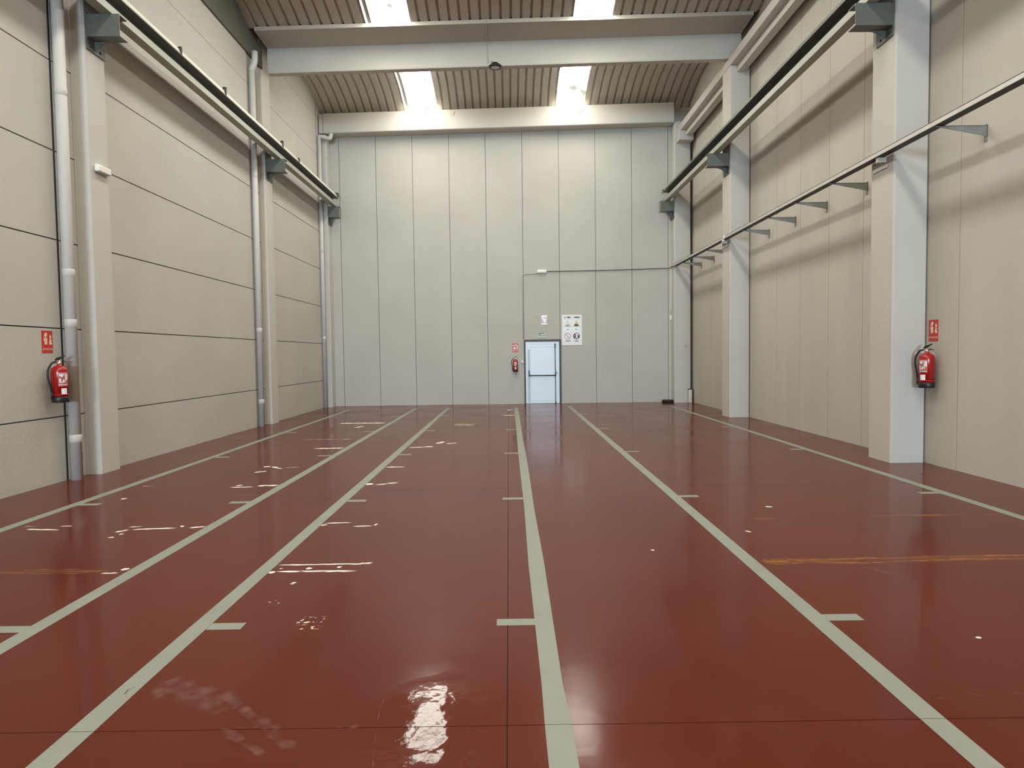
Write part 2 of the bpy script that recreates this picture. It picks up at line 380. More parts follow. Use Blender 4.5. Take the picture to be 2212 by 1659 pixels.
t3 = floor_line('grey floor line third from the left wall, with ticks on its right side', -1.92, -2.5, 20.6, .115, [(y, .21) for y in TY], 1, .003)
m = MB(); m.prism([(-1.915, 3.165), (-1.909, 3.165), (-1.915, 3.21), (-1.921, 3.21)], 'z', .0019, .0021, 'crackline'); m.prism([(-1.921, 3.205), (-1.915, 3.212), (-1.898, 3.236), (-1.903, 3.236)], 'z', .0019, .0021, 'crackline')
obj('black_scribble', m, t3)
floor_line('grey floor line running to the blue door, with ticks crossing the slab joint', .195, -2.5, 20.3, .115, [(y, .235) for y in TY], -1, .007)
floor_line('grey floor line just right of the blue door, with ticks on its right side', 1.865, -2.5, 20.7, .115, [(y, .22) for y in TY], 1, .003)
floor_line('grey floor line nearest the right wall', 4.95, -2.5, 20.2, .115, [(y, .22) for y in TY], -1, .003)

# ------------------------------------------------------------------ walls
ZJ = [.885 + 1.195 * i for i in range(9)]
def panels(lo, hi, cuts, gap):
    c = [lo] + [q for q in cuts if lo < q < hi] + [hi]
    return [(c[i] + (gap / 2 if i else 0), c[i + 1] - (gap / 2 if i < len(c) - 2 else 0)) for i in range(len(c) - 1)]
w = MB()
vy = [(YF, 2.02, -6.10), (2.06, 8.99, -6.10), (9.04, 9.64, -6.10), (9.641, 15.62, XL), (15.665, 16.5, -6.05), (16.501, 21.17, XL), (21.21, YB + .3, XL)]
for y0, y1, xf in vy:
    for z0, z1 in panels(-.1, ZW, ZJ, .016):
        w.box(xf - .14, xf, y0, y1, z0, z1, 'wall')
    for zj in ZJ: w.box(xf - .13, xf - (.014 if zj < 6 else .003), y0 + .001, y1 - .001, zj - .012, zj + .012, 'joint' if zj < 6 else 'joint_soft')
for yg, xf in ((2.04, -6.10), (9.015, -6.10), (15.642, -6.05), (21.19, -6.03)):
    w.box(xf - .13, xf - .006, yg - .026, yg + .026, -.1, ZW, 'joint')
w.box(XL - .30, XL - .20, YF - .2, YB + .3, -.1, ZW, 'joint')
struct('wall_left', w, 'left wall of wide horizontal precast panels')

w = MB()
XJ = [-5.495 + 1.2 * i for i in range(10)]
DX0, DX1, DZ = .50, 1.735, 2.135          # door opening
for x0, x1 in panels(XL - .3, XR + .3, XJ, .017):
    if x1 > DX0 + .02 and x0 < DX1 - .02:
        xa, xb = min(max(x0, DX0), x1), max(min(x1, DX1), x0)
        w.box(x0, x1, YB, YB + .14, DZ, ZW, 'wall')
        if x0 < DX0: w.box(x0, DX0, YB, YB + .14, -.1, DZ, 'wall')
        if x1 > DX1: w.box(DX1, x1, YB, YB + .14, -.1, DZ, 'wall')
    else:
        w.box(x0, x1, YB, YB + .14, -.1, ZW, 'wall')
for xj in XJ:      # filler set back in every joint
    if DX0 + .02 < xj < DX1 - .02: w.box(xj - .009, xj + .009, YB + .012, YB + .13, DZ, ZW, 'joint_mid')
    else: w.box(xj - .009, xj + .009, YB + .012, YB + .13, DZ if abs(xj - .505) < .02 else -.1, ZW, 'joint_mid')
w.box(XL - .3, XR + .3, YB + .14, YB + .3, -.1, ZW, 'joint')
struct('wall_back', w, 'back wall of tall vertical precast panels')

w = MB()
YJ = [14.79 + 1.2 * i for i in range(-50, 6)]
for y0, y1 in panels(YF, YB + .3, YJ, .014):
    w.box(XR, XR + .14, y0, y1, -.1, ZW, 'wall_r')
for yj in YJ: w.box(XR + .003, XR + .13, yj - .0075, yj + .0075, -.1, ZW, 'joint_soft')
w.box(XR + .14, XR + .30, YF - .2, YB + .3, -.1, ZW, 'joint')
struct('wall_right', w, 'right wall of vertical precast panels with faint joints')

w = MB()           # front wall behind the viewpoint with its open gateway
GX0, GX1, GZ = -4.0, 4.0, 5.2
w.box(XL - .3, GX0, YF - .2, YF, -.1, ZW, 'wall'); w.box(GX1, XR + .3, YF - .2, YF, -.1, ZW, 'wall'); w.box(GX0, GX1, YF - .2, YF, GZ, ZW, 'wall')
struct('wall_front', w, 'front wall with an open gateway')

# ------------------------------------------------------------------ roof
ZS = 9.52
BAYS = [(YF, FRAMES[0] - .82, .38)] + [(FRAMES[i] + .92, FRAMES[i + 1] - .82, .38) for i in range(8)] + [(17.50, YB, .52)]
SKYX = [(-3.125, -2.215), (1.62, 2.53)]
def zroof(x, y, bay):
    a, c, rise = bay
    t = (y - a) / (c - a) * 2 - 1
    return ZS + SLOPE * x + rise * (1 - t * t)
roof = MB(); mi = roof._m('roof')
PER = .2425
def sheet(x0, x1, bay, seg=14):
    prof = []; n = int(round((x1 - x0) / PER)) or 1; p = (x1 - x0) / n
    for i in range(n):
        b0 = x0 + i * p
        prof += [(b0, .0), (b0 + p * .70, .0), (b0 + p * .77, .055), (b0 + p * .93, .055)]
    prof.append((x1, .0))
    a, c, _ = bay; prev = None
    for j in range(seg + 1):
        y = a + (c - a) * j / seg
        ring = [roof.bm.verts.new((x, y, zroof(x, y, bay) + h)) for x, h in prof]
        if prev:
            for i in range(len(ring) - 1):
                f = roof.bm.faces.new([prev[i], prev[i + 1], ring[i + 1], ring[i]]); f.material_index = mi
        prev = ring
for bay in BAYS:
    sheet(XL, -3.255, bay); sheet(-3.215, SKYX[0][0], bay); sheet(SKYX[0][1], SKYX[1][0], bay); sheet(SKYX[1][1], XR, bay)
roof.box(XL - .3, XR + .3, YF - .2, YB + .3, ZW, ZW + .15, 'lid')  # unseen lid added to keep sky light out of the roof space
def gutter_beam(mb, yc, zb, x0, x1, mat):
    """Y shaped precast gutter beam, falling gently to the left"""
    h = .60
    poly = [(-.09, 0), (.09, 0), (.10, .02), (.10, h), (.93, h + .035), (.93, h + .125), (.80, h + .125), (.45, h + .06), (-.45, h + .06), (-.80, h + .125), (-.93, h + .125), (-.93, h + .035), (-.10, h), (-.10, .02)]
    poly = [(yc + a, zb + z) for a, z in poly]
    return mb.prism(poly, 'x', x0, x1, mat, fz=lambda x: SLOPE * x)
for fy in FRAMES[:-1]: gutter_beam(roof, fy + .05, 8.80, -5.88, 5.86, 'beam')      # frames above and behind the viewpoint
ceiling = struct('ceiling', roof, 'arched corrugated grey roof sheeting')

num = 1
for bay in BAYS:
    for (x0, x1) in SKYX:
        strips = [(x0, x1)] + ([(-3.255, -3.215)] if x0 < 0 else [])
        mb = MB(); a, c, _ = bay; seg = 8
        for (u0, u1) in strips:
            for j in range(seg):
                ya, yb_ = a + (c - a) * j / seg, a + (c - a) * (j + 1) / seg
                mb.face([(u0, ya, zroof(u0, ya, bay) + .004), (u0, yb_, zroof(u0, yb_, bay) + .004), (u1, yb_, zroof(u1, yb_, bay) + .004), (u1, ya, zroof(u1, ya, bay) + .004)], 'sky')
        o = struct('window_%d' % num, mb); num += 1
        o['label'] = 'translucent skylight strip in the arched roof, ' + ('left' if x0 < 0 else 'right') + ' one of its bay'

# dull flashing closing the gap between the left wall and the roof edge, in the nearer bay
mb = MB(); k = 10
poly = [(8.98, 8.76)] + [(15.80, 8.76)]
top = [(15.80 - (15.80 - 8.98) * i / k) for i in range(k + 1)]
poly = [(8.98, 8.76), (16.55, 8.76), (16.55, 9.28), (15.80, 9.30)] + [(y, min(9.75, (zroof(XL, y, BAYS[-2]) if 10.64 < y < 15.86 else 9.40))) for y in top[1:]]  # end past the beam lip added as dark fill for the shaded gap
mb.prism(poly, 'x', XL + .002, XL + .045, 'flashing')
struct('trim_1', mb, 'dull green flashing between the left wall and the roof edge')

# ------------------------------------------------------------------ columns
def column(label, x0, x1, y0, y1, z1, ch=(0, 0, 0, 0), name='concrete_column', corbel=None):
    """plan polygon with small chamfers (fl, fr, br, bl)"""
    c = [max(q, .004) for q in ch]
    poly = [(x0, y0 + c[0]), (x0 + c[0], y0), (x1 - c[1], y0), (x1, y0 + c[1]), (x1, y1 - c[2]), (x1 - c[2], y1), (x0 + c[3], y1), (x0, y1 - c[3])]
    mb = MB().prism(poly, 'z', .0, z1, 'column')
    if corbel: mb.box(*corbel, 'column', bev=.01)
    o = obj(name, mb)
    return tag(o, label, 'column', 'concrete columns along the walls')
column('concrete column on the right wall beside the nearer right fire extinguisher', 5.515, 5.998, 9.45, 10.05, 8.65, (.022, .01, .01, .022))
column('concrete column on the right wall midway to the back corner, under the ledger beam', 5.515, 5.998, 16.40, 17.0, 8.65, (.022, .01, .01, .022))
column('concrete column in the back right corner, with the white block at its foot', 5.405, 5.93, 21.45, YB - .004, 9.06, (.03, .01, .01, .01), corbel=(5.47, 5.925, 21.05, 21.452, 8.36, 8.654))
column('shallow concrete column on the left wall beside the left fire extinguisher, carrying the white emergency light', -6.097, -5.895, 9.42, 9.90, 8.60, (.0, .03, .02, 0))
column('shallow concrete column on the left wall midway to the back corner', -6.047, -5.895, 16.26, 16.76, 8.60, (.0, .03, .02, 0))
column('concrete column in the back left corner behind the elbowed downpipe', XL + .004, -5.79, 21.45, YB - .004, 8.78, (.0, .02, .0, 0))

# ------------------------------------------------------------------ roof beams and ledger beam
t = thing('roof_beam', 'broad precast roof beam spanning the hall halfway up the view, with the round lamp under it', 'roof beam', (0, 16.72, 8.80))
obj('gutter_beam', gutter_beam(MB(), 16.72, 8.80, -5.88, 5.86, 'beam'), t)
mb = MB().tube([(-.435, 15.775, 9.48), (-.44, 15.80, 9.415), (-.44, 16.25, 9.385), (-.44, 16.60, 9.375), (-.44, 16.606, 9.2), (-.425, 16.606, 8.86)], .011, 'beam', 8)
obj('lamp_cable', mb, t)

t = thing('roof_beam', 'precast roof beam along the top of the back wall', 'roof beam', (0, 21.63, 8.92))
sl = lambda x: SLOPE * x
obj('beam', MB().prism([(21.40, 8.94), (21.42, 8.92), (YB - .004, 8.92), (YB - .004, 9.54), (21.40, 9.54)], 'x', -5.855, 5.39, 'beam', sl), t)
obj('end_block', MB().prism([(21.41, 8.93), (YB - .004, 8.93), (YB - .004, 9.53), (21.41, 9.53)], 'x', -6.0, -5.868, 'beam', sl), t)
cr = MB()
for pts in ([(2.28, 9.36), (2.34, 9.45), (2.44, 9.50)], [(2.40, 9.37), (2.46, 9.41), (2.50, 9.50)], [(2.28, 9.36), (2.31, 9.41), (2.40, 9.37)], [(2.22, 9.24), (2.26, 9.31), (2.28, 9.36)]):
    cr.tube([(x, 21.3985, z - .02) for x, z in pts], .0045, 'crackline', 5)
cr.tube([(-1.62, 21.3985, 9.46), (-1.65, 21.3985, 9.38), (-1.69, 21.3985, 9.30)], .004, 'crackline', 5)
tag(obj('crack', cr, t), 'thin dark cracks in the paint')

t = thing('ledger_beam', 'pale ledger beam resting on the right columns, above the right crane beam', 'beam', (5.75, 12, 8.49))
obj('flange', box(5.512, 5.93, -2.0, 21.72, 8.658, 8.874, 'column', bev=.008), t)
for y0, y1 in ((2.0, 9.446), (10.054, 16.396), (17.004, 21.04)):
    obj('stem', box(5.682, 5.872, y0, y1, 8.489, 8.657, 'column', bev=.006), t)

# ------------------------------------------------------------------ crane beams and their brackets
def crane_bracket(label, root, tip, y, zt, zb, zp):
    sg = 1 if root > 0 else -1          # +1: on the right wall
    t = thing('mounting_bracket', label, 'bracket', (root, y + .1, zp), 0, 'grey green crane brackets')
    a, c = min(root, tip), max(root, tip)
    r0 = root - sg * .018
    lo, hi = min(r0, tip), max(r0, tip)
    obj('arm', box(lo, hi, y, y + .012, zb + .012, zt - .014, 'bracket'), t)
    obj('top_plate', box(lo, hi, y, y + .2, zt - .014, zt, 'bracket'), t)
    obj('bottom_plate', box(lo, hi, y, y + .2, zb, zb + .012, 'bracket'), t)
    obj('back_plate', box(min(r0, root - sg * .001), max(r0, root - sg * .001), y - .0, y + .42, zp, zt + .03, 'bracket'), t)
    L = abs(tip - r0) * .62; H = zb - zp - .03; poly = [(r0, zb), (r0 - sg * L, zb)]
    for i in range(1, 9):
        q = i / 8 * PI / 2
        poly.append((r0 - sg * (L - (L - .05) * math.sin(q)), zb - H * (1 - math.cos(q))))
    poly.append((r0, zb - H))
    obj('gusset', MB().prism(poly, 'y', y + .165, y + .18, 'bracket'), t)
    for yy, zz in ((y + .08, zp + .06), (y + .30, zp + .06)):
        x_ = r0 - sg * .0065
        obj('bolt', box(x_ - .006, x_ + .006, yy - .014, yy + .014, zz - .014, zz + .014, 'dark'), t)
BR = 'grey green steel bracket '
crane_bracket(BR + 'on the right column beside the nearer fire extinguisher', 5.514, 4.97, 9.50, 6.55, 6.24, 6.10)
crane_bracket(BR + 'on the right wall midway column', 5.514, 4.97, 16.45, 6.55, 6.24, 6.06)
crane_bracket(BR + 'on the column in the back right corner', 5.404, 4.97, 21.455, 6.55, 6.22, 5.98)
crane_bracket(BR + 'on the left column above the white emergency light', -5.894, -5.415, 9.47, 6.50, 6.19, 6.03)
crane_bracket(BR + 'on the left wall midway column', -5.894, -5.415, 16.32, 6.50, 6.19, 6.02)
crane_bracket(BR + 'in the back left corner under the left crane beam', -5.789, -5.43, 21.455, 6.50, 6.15, 5.93)

def crane_beam(label, xi, zb, sg, tipx, walltip, railhi, railslant):
    """xi: room-side face of the lower chord; sg=+1 right wall"""
    y0, y1 = -17.5, 21.52
    t = thing('crane_beam', label, 'crane beam', (xi, 9, zb), 0, 'crane runway beams along both walls')
    xo = xi + sg * .158; ch = .115 if sg > 0 else .105
    obj('lower_chord', box(min(xi, xo), max(xi, xo), y0, y1, zb, zb + ch, 'crane'), t)
    xw = xi + sg * .125
    zf = zb + (.275 if sg > 0 else .255)
    obj('web', box(xw - .006, xw + .006, y0, y1, zb + ch, zf, 'bracket'), t)  # web and top flange painted darker to stand in for the recess's shade
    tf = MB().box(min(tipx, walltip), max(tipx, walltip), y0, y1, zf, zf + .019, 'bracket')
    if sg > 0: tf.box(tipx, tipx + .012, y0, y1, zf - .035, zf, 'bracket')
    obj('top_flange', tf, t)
    zr = zf + .0195
    ra = tipx + sg * .006
    obj('rail', MB().prism([(ra, zr), (ra + sg * railslant, zr + railhi), (ra + sg * (railslant + .04), zr + railhi), (ra + sg * .09, zr)], 'y', y0, y1 - .02, 'rail'), t)
    return t
tr = crane_beam('grey green crane beam along the right wall', 5.112, 6.552, 1, 5.02, 5.50, .014, .008)
tl = crane_beam('grey green crane beam along the left wall, with the bright rail edge', -5.512, 6.502, -1, -5.455, -5.84, .088, .030)
for (yy, h) in ((11.35, .03), (13.1, .06), (16.35, .07), (17.6, .02)):
    c = MB(); c.box(-5.475, -5.455, yy - .03, yy + .02, 6.78, 6.865 + h, 'dark'); c.box(-5.52, -5.455, yy - .012, yy + .012, 6.862 + h * .5, 6.875 + h, 'dark')
    obj('rail_clip', c, tl)
c = MB(); c.box(-5.56, -5.44, 21.44, 21.52, 6.80, 6.93, 'dark', bev=.01); obj('end_stop', c, tl)
c = MB(); c.box(5.03, 5.13, 21.44, 21.52, 6.85, 6.91, 'dark', bev=.01); obj('end_stop', c, tr)

# ------------------------------------------------------------------ downpipes
def smooth_path(pts, r=.12, n=6):
    P = [Vector(p) for p in pts]; out = [P[0]]
    for i in range(1, len(P) - 1):
        a, b_, c = P[i - 1], P[i], P[i + 1]
        u = (a - b_); v_ = (c - b_); q = min(r, u.length * .45, v_.length * .45)
        s0, s1 = b_ + u.normalized() * q, b_ + v_.normalized() * q
        for k in range(n + 1):
            t = k / n; out.append(s0 * (1 - t) ** 2 + b_ * 2 * t * (1 - t) + s1 * t * t)
    out.append(P[-1]); return out
def downpipe(label, x, y, path, rad, socks):
    t = thing('downpipe', label, 'pipe', (x, y, 0), 0, 'rainwater downpipes on the left wall')
    z0 = path[0][2]
    obj('pipe', MB().tube([(x, y, .0), (x, y, z0)], rad, 'pipe', 20), t)
    obj('elbow', MB().tube(smooth_path([(x, y, z0 - .02)] + path[1:]), rad * 1.02, 'pipe', 18), t)
    for z in socks: obj('socket', MB().lathe([(rad, 0), (rad * 1.045, .004), (rad * 1.045, .10), (rad, .104)], 'pipe', (x, y, z), 20), t)
downpipe('grey downpipe on the left wall right behind the left fire extinguisher', -5.985, 9.03, [(-5.985, 9.03, 8.40), (-5.985, 9.03, 8.40), (-5.93, 9.03, 8.62), (-5.90, 9.10, 8.90)], .073, (5.2, 2.78, 2.1, .52))
downpipe('grey downpipe beside the left wall midway column, bent at its top under the roof beam', -5.96, 15.76, [(-5.96, 15.76, 8.38), (-5.96, 15.76, 8.40), (-5.875, 15.76, 8.58), (-5.87, 15.76, 8.82)], .068, (5.9, 2.25, .55))
downpipe('grey downpipe in the back left corner with a sideways elbow at its top', -5.97, 21.30, [(-5.97, 21.30, 8.60), (-5.97, 21.30, 8.68), (-5.62, 21.33, 8.60), (-5.60, 21.38, 8.78)], .062, (5.0, 2.2))

# ------------------------------------------------------------------ cable tray on the right
t = thing('cable_tray', 'thin cable tray running along the right wall to the back wall', 'cable tray', (5.42, 12, 4.43))
m = MB(); m.box(5.36, 5.48, -2.0, 21.44, 4.432, 4.440, 'dark'); m.box(5.36, 5.364, -2.0, 21.44, 4.440, 4.492, 'galv'); m.box(5.476, 5.48, -2.0, 21.44, 4.440, 4.492, 'galv')
obj('tray', m, t)
m = MB(); m.tube([(5.372, -2.0, 4.500), (5.372, 21.43, 4.500)], .007, 'dark', 6); m.tube([(5.42, -2.0, 4.458), (5.42, 21.2, 4.458), (5.385, 21.38, 4.455), (5.37, 21.6, 4.445), (5.365, 21.80, 4.435)], .016, 'dark', 6)
obj('cable', m, t)
for yb in (8.32, 11.06, 12.45, 13.80, 15.19, 18.05, 19.25, 20.52):
    m = MB(); m.prism([(6.018, 4.43), (5.37, 4.43), (5.37, 4.42), (6.018, 4.295)], 'y', yb - .004, yb + .004, 'gusset')
    m.box(5.37, 6.018, yb - .004, yb + .03, 4.424, 4.43, 'gusset')
    m.box(6.012, 6.0185, yb - .004, yb + .05, 4.24, 4.45, 'gusset')
    obj('bracket', m, t)
for yb in (9.66, 16.62):        # short arms where the tray passes the columns
    m = MB(); m.box(5.38, 5.512, yb - .02, yb + .02, 4.36, 4.43, 'galv'); m.box(5.498, 5.512, yb - .05, yb + .32, 4.28, 4.33, 'galv'); obj('column_clamp', m, t)
m = MB(); m.box(5.352, 5.372, 16.36, 16.44, 4.44, 4.53, 'white', bev=.004); m.box(5.345, 5.385, 16.42, 16.50, 4.39, 4.425, 'white', bev=.004)
tag(obj('junction_box', m, t), 'small white junction box')

# ------------------------------------------------------------------ conduit, emergency lights, pull cord
t = thing('conduit', 'thin dark conduit across the back wall and down to the door', 'conduit', (1.3, YB - .02, 4.38))
m = MB().tube([(1.28, YB - .022, 4.375), (3.3, YB - .022, 4.39), (5.36, YB - .030, 4.43)], .011, 'dark', 8); obj('pipe', m, t)
m = MB().tube(smooth_path([(1.02, YB - .014, 4.315), (.535, YB - .014, 4.30), (.475, YB - .014, 4.27), (.475, YB - .014, 2.16)], .05), .010, 'wall', 8); obj('drop_pipe', m, t)
t = thing('emergency_light', 'white emergency light on the back wall above the door, at the end of the conduit', 'light', (1.12, YB, 4.32), 0, 'white emergency lights')
obj('housing', box(.965, 1.275, YB - .07, YB - .002, 4.325, 4.425, 'white', bev=.015), t)
obj('diffuser', box(.985, 1.255, YB - .078, YB - .07, 4.335, 4.40, 'signwhite', bev=.003), t)
t = thing('emergency_light', 'white emergency light on the left column above head height', 'light', (-5.86, 9.70, 4.34), 0, 'white emergency lights')
obj('housing', box(-5.893, -5.83, 9.54, 9.85, 4.345, 4.445, 'white', bev=.015), t)
obj('diffuser', box(-5.829, -5.823, 9.56, 9.83, 4.355, 4.43, 'signwhite', bev=.002), t)
t = thing('hanging_switch', 'white switch hanging on a cable in the back right corner', 'switch', (5.385, YB - .03, 2.72))
obj('body', box(5.36, 5.41, YB - .045, YB - .006, 2.72, 2.88, 'white', bev=.012), t)
obj('cord', MB().tube([(5.385, YB - .02, 2.88), (5.40, YB - .016, 3.2), (5.402, YB - .016, 4.40)], .006, 'white', 6), t)
t = MB(); t.tube([(5.77 + .035 * math.cos(a), 21.432, 1.87 + .035 * math.sin(a)) for a in [i * PI / 8 for i in range(15)]], .008, 'galv', 6); t.box(5.76, 5.78, 21.43, 21.449, 1.86, 1.88, 'galv')
tag(obj('eye_ring', t), 'small metal eye ring on the corner column above the white block', 'ring')

# ------------------------------------------------------------------ high bay lamp under the roof beam
lx, ly, lz = -.245, 16.47, 8.685
t = thing('high_bay_light', 'round black high bay lamp with a pale lens under the roof beam', 'lamp', (lx, ly, lz))
obj('housing', MB().lathe([(.112, .0), (.15, .0), (.168, .018), (.168, .035), (.10, .055), (.075, .06), (.075, .115), (.0, .115)], 'black', (lx, ly, lz), 40), t)
obj('lens', MB().lathe([(.0, .006), (.113, .006)], 'lens', (lx, ly, lz), 40), t)
fins = MB()
for i in range(16):
    a = i * PI / 8; ca, sa = math.cos(a), math.sin(a)
    fins.tube([(lx + .078 * ca, ly + .078 * sa, lz + .085), (lx + .145 * ca, ly + .145 * sa, lz + .055)], .006, 'black', 5)
obj('heat_sink', fins, t)
obj('hook', MB().tube([(lx, ly, lz + .115), (lx, ly + .03, lz + .16), (lx, ly + .09, lz + .18), (lx, 16.61, lz + .18)], .007, 'black', 6), t)
obj('cable', MB().tube([(lx - .07, ly + .02, lz + .09), (lx - .10, ly + .05, lz + .17), (lx - .02, ly + .10, lz + .185), (lx + .10, ly + .12, lz + .14), (lx + .06, ly + .03, lz + .10)], .006, 'dark', 6), t)

# ------------------------------------------------------------------ fire extinguishers
def fire_extinguisher(label, loc, rz, sc, wall):
    """front is local -y; wall is the distance from the axis back to the wall"""
    t = thing('fire_extinguisher', label, 'fire extinguisher', loc, rz, 'red fire extinguishers')
    def P(name, mb, lab=None):
        bmesh.ops.scale(mb.bm, vec=(sc, sc, sc), verts=mb.bm.verts[:])
        o = obj(name, mb, t, local=True)
        if lab: o['label'] = lab
        return o
    R = .098
    P('cylinder', MB().lathe([(0, .062), (R, .062), (R, .40), (R * .98, .43), (R * .86, .458), (R * .62, .478), (R * .36, .488), (.030, .492), (.030, .505), (0, .505)], 'red', n=40))
    P('base', MB().lathe([(0, .0), (R * .97, .0), (R * 1.03, .008), (R * 1.03, .07), (R * 1.005, .075), (R * .9, .075)], 'black', n=40), 'black plastic foot')
    P('valve', MB().lathe([(.024, .505), (.028, .512), (.028, .53), (.018, .535), (.018, .553), (0, .553)], 'brass', n=20).box(-.035, .03, -.014, .014, .528, .55, 'brass', bev=.003), 'metal valve head')
    P('lever', MB().prism([(-.045, .555), (-.01, .556), (.03, .585), (.072, .612), (.068, .622), (.03, .606), (-.02, .592), (-.05, .565)], 'y', -.011, .011, 'black'), 'black squeeze lever')
    P('carry_handle', MB().prism([(-.03, .540), (.085, .530), (.088, .538), (.03, .552), (-.03, .553)], 'y', -.010, .010, 'black'))
    P('hose', MB().tube(smooth_path([(-.03, 0, .54), (-.09, -.015, .528), (-.148, -.02, .44), (-.152, -.02, .34), (-.125, -.02, .22), (-.106, -.02, .10)], .08), .0125, 'black', 12), 'black rubber hose')
    P('nozzle', MB().tube([(-.113, -.02, .14), (-.108, -.02, .10), (-.106, -.02, .055)], [.013, .016, .020], 'black', 12))
    P('hose_clip', MB().lathe([(R + .002, .098), (R + .004, .098), (R + .004, .112), (R + .002, .112)], 'red', n=40))
    def wrap(a0, a1, z0, z1, mat, off):
        m = MB(); n = 12
        for i in range(n):
            u0, u1 = a0 + (a1 - a0) * i / n, a0 + (a1 - a0) * (i + 1) / n; r_ = R + off
            m.face([(r_ * math.sin(u0), -r_ * math.cos(u0), z0), (r_ * math.sin(u1), -r_ * math.cos(u1), z0), (r_ * math.sin(u1), -r_ * math.cos(u1), z1), (r_ * math.sin(u0), -r_ * math.cos(u0), z1)], mat, True)
        return m.bm, m
    m = wrap(-.62, .62, .215, .40, 'label_pink', .0008)[1]
    for (a0, a1, z0, z1) in ((-.56, .12, .375, .383), (-.52, .05, .355, .368), (-.36, -.10, .34, .355), (.18, .28, .27, .385), (.34, .54, .30, .38), (-.5, -.05, .262, .274), (-.50, -.30, .280, .315), (-.1, .1, .268, .30), (-.55, .55, .232, .240)):
        b2 = wrap(a0, a1, z0, z1, 'label_white', .0014)[1]
        for f in b2.bm.faces: m.face([v.co.copy() for v in f.verts], 'label_white', True)
    P('label', m, 'printed instruction label')
    P('inspection_tag', wrap(-.30, .38, .10, .188, 'label_white', .0018)[1], 'white inspection sticker')
    d = wall / sc
    P('wall_bracket', MB().box(-.02, .02, R - .006, d - .001, .40, .43, 'galv').box(-.03, .03, d - .006, d - .001, .36, .50, 'galv'))
fire_extinguisher('red fire extinguisher on the left wall in front of the downpipe', (-5.955, 8.72, 1.09), math.radians(60), 1.0, .13)
fire_extinguisher('red fire extinguisher on the right wall beside the concrete column', (5.885, 9.235, 1.10), math.radians(-63), 1.0, .14)
fire_extinguisher('red fire extinguisher on the back wall left of the blue door', (.205, YB - .098, 1.07), 0, .84, .096)

# ------------------------------------------------------------------ signs
def text_mesh(body, size):
    c = bpy.data.curves.new('t', 'FONT'); c.body = body; c.size = size; c.align_x = 'CENTER'; c.align_y = 'CENTER'; c.resolution_u = 2
    o = bpy.data.objects.new('t', c); COL.objects.link(o)
    dg = bpy.context.evaluated_depsgraph_get(); me = bpy.data.meshes.new_from_object(o.evaluated_get(dg))
    polys = [[tuple(me.vertices[i].co) for i in p.vertices] for p in me.polygons]
    bpy.data.objects.remove(o); bpy.data.curves.remove(c); bpy.data.meshes.remove(me)
    return polys
def flat(mb, poly, mat, y):            # polygon in local x,z at depth y (front is -y)
    f = mb.face([(a, y, c) for a, c in poly], mat)
    f.normal_update()
    if f.normal.y > 0: f.normal_flip()
def fire_sign(label, loc, rz, w, h, kind):
    t = thing('fire_sign', label, 'sign', loc, rz, 'red extinguisher signs')
    obj('panel', MB().box(-w / 2, w / 2, -.004, -.0005, 0, h, 'signred'), t, local=True)
    m = MB(); y = -.0046; f = lambda u, v_: (-w / 2 + w * u, h * v_)
    B = lambda u0, v0, u1, v1, mat='signcream': flat(m, [f(u0, v0), f(u1, v0), f(u1, v1), f(u0, v1)], mat, y)
    if kind == 'side':
        # extinguisher on the left half, hand and flames on the right half
        flat(m, [f(.24, .38), f(.48, .38), f(.50, .62), f(.46, .67), f(.26, .67), f(.22, .62)], 'signcream', y)
        B(.30, .68, .42, .72); flat(m, [f(.26, .73), f(.44, .73), f(.52, .86), f(.40, .92), f(.24, .86)], 'signcream', y)
        flat(m, [f(.16, .55), f(.20, .55), f(.24, .80), f(.20, .80)], 'signcream', y)
        flat(m, [f(.68, .38), f(.90, .38), f(.93, .46), f(.84, .50), f(.92, .58), f(.80, .60), f(.90, .72), f(.78, .84), f(.70, .74), f(.74, .60), f(.66, .52)], 'signcream', y)
    else:
        B(.0, .88, 1, .92, 'print'); 
        flat(m, [f(.08, .62), f(.20, .74), f(.5, .80), f(.8, .74), f(.92, .62), f(.92, .80), f(.5, .93), f(.08, .80)], 'signwhite', y)
        flat(m, [f(.22, .30), f(.50, .30), f(.52, .52), f(.42, .62), f(.28, .60), f(.20, .50)], 'signwhite', y)
        flat(m, [f(.70, .30), f(.88, .30), f(.90, .62), f(.72, .66)], 'signwhite', y)
    obj('pictogram', m, t, local=True)
    m = MB(); B2 = [(-w * .42, h * .14), (w * .42, h * .14), (w * .42, h * .22), (-w * .42, h * .22)]
    for p in text_mesh('EXTINTOR', w * .19): flat(m, [(a, c + h * .17) for a, c, _ in p], 'signwhite', -.0047)
    obj('lettering', m, t, local=True)
fire_sign('red extinguisher sign on the left wall', (-6.10, 8.72, 1.745), PI / 2, .205, .295, 'side')
fire_sign('red extinguisher sign on the right wall', (XR, 9.305, 1.755), -PI / 2, .205, .305, 'side')
fire_sign('red extinguisher sign on the back wall left of the door', (.213, YB, 1.725), 0, .20, .285, 'back')

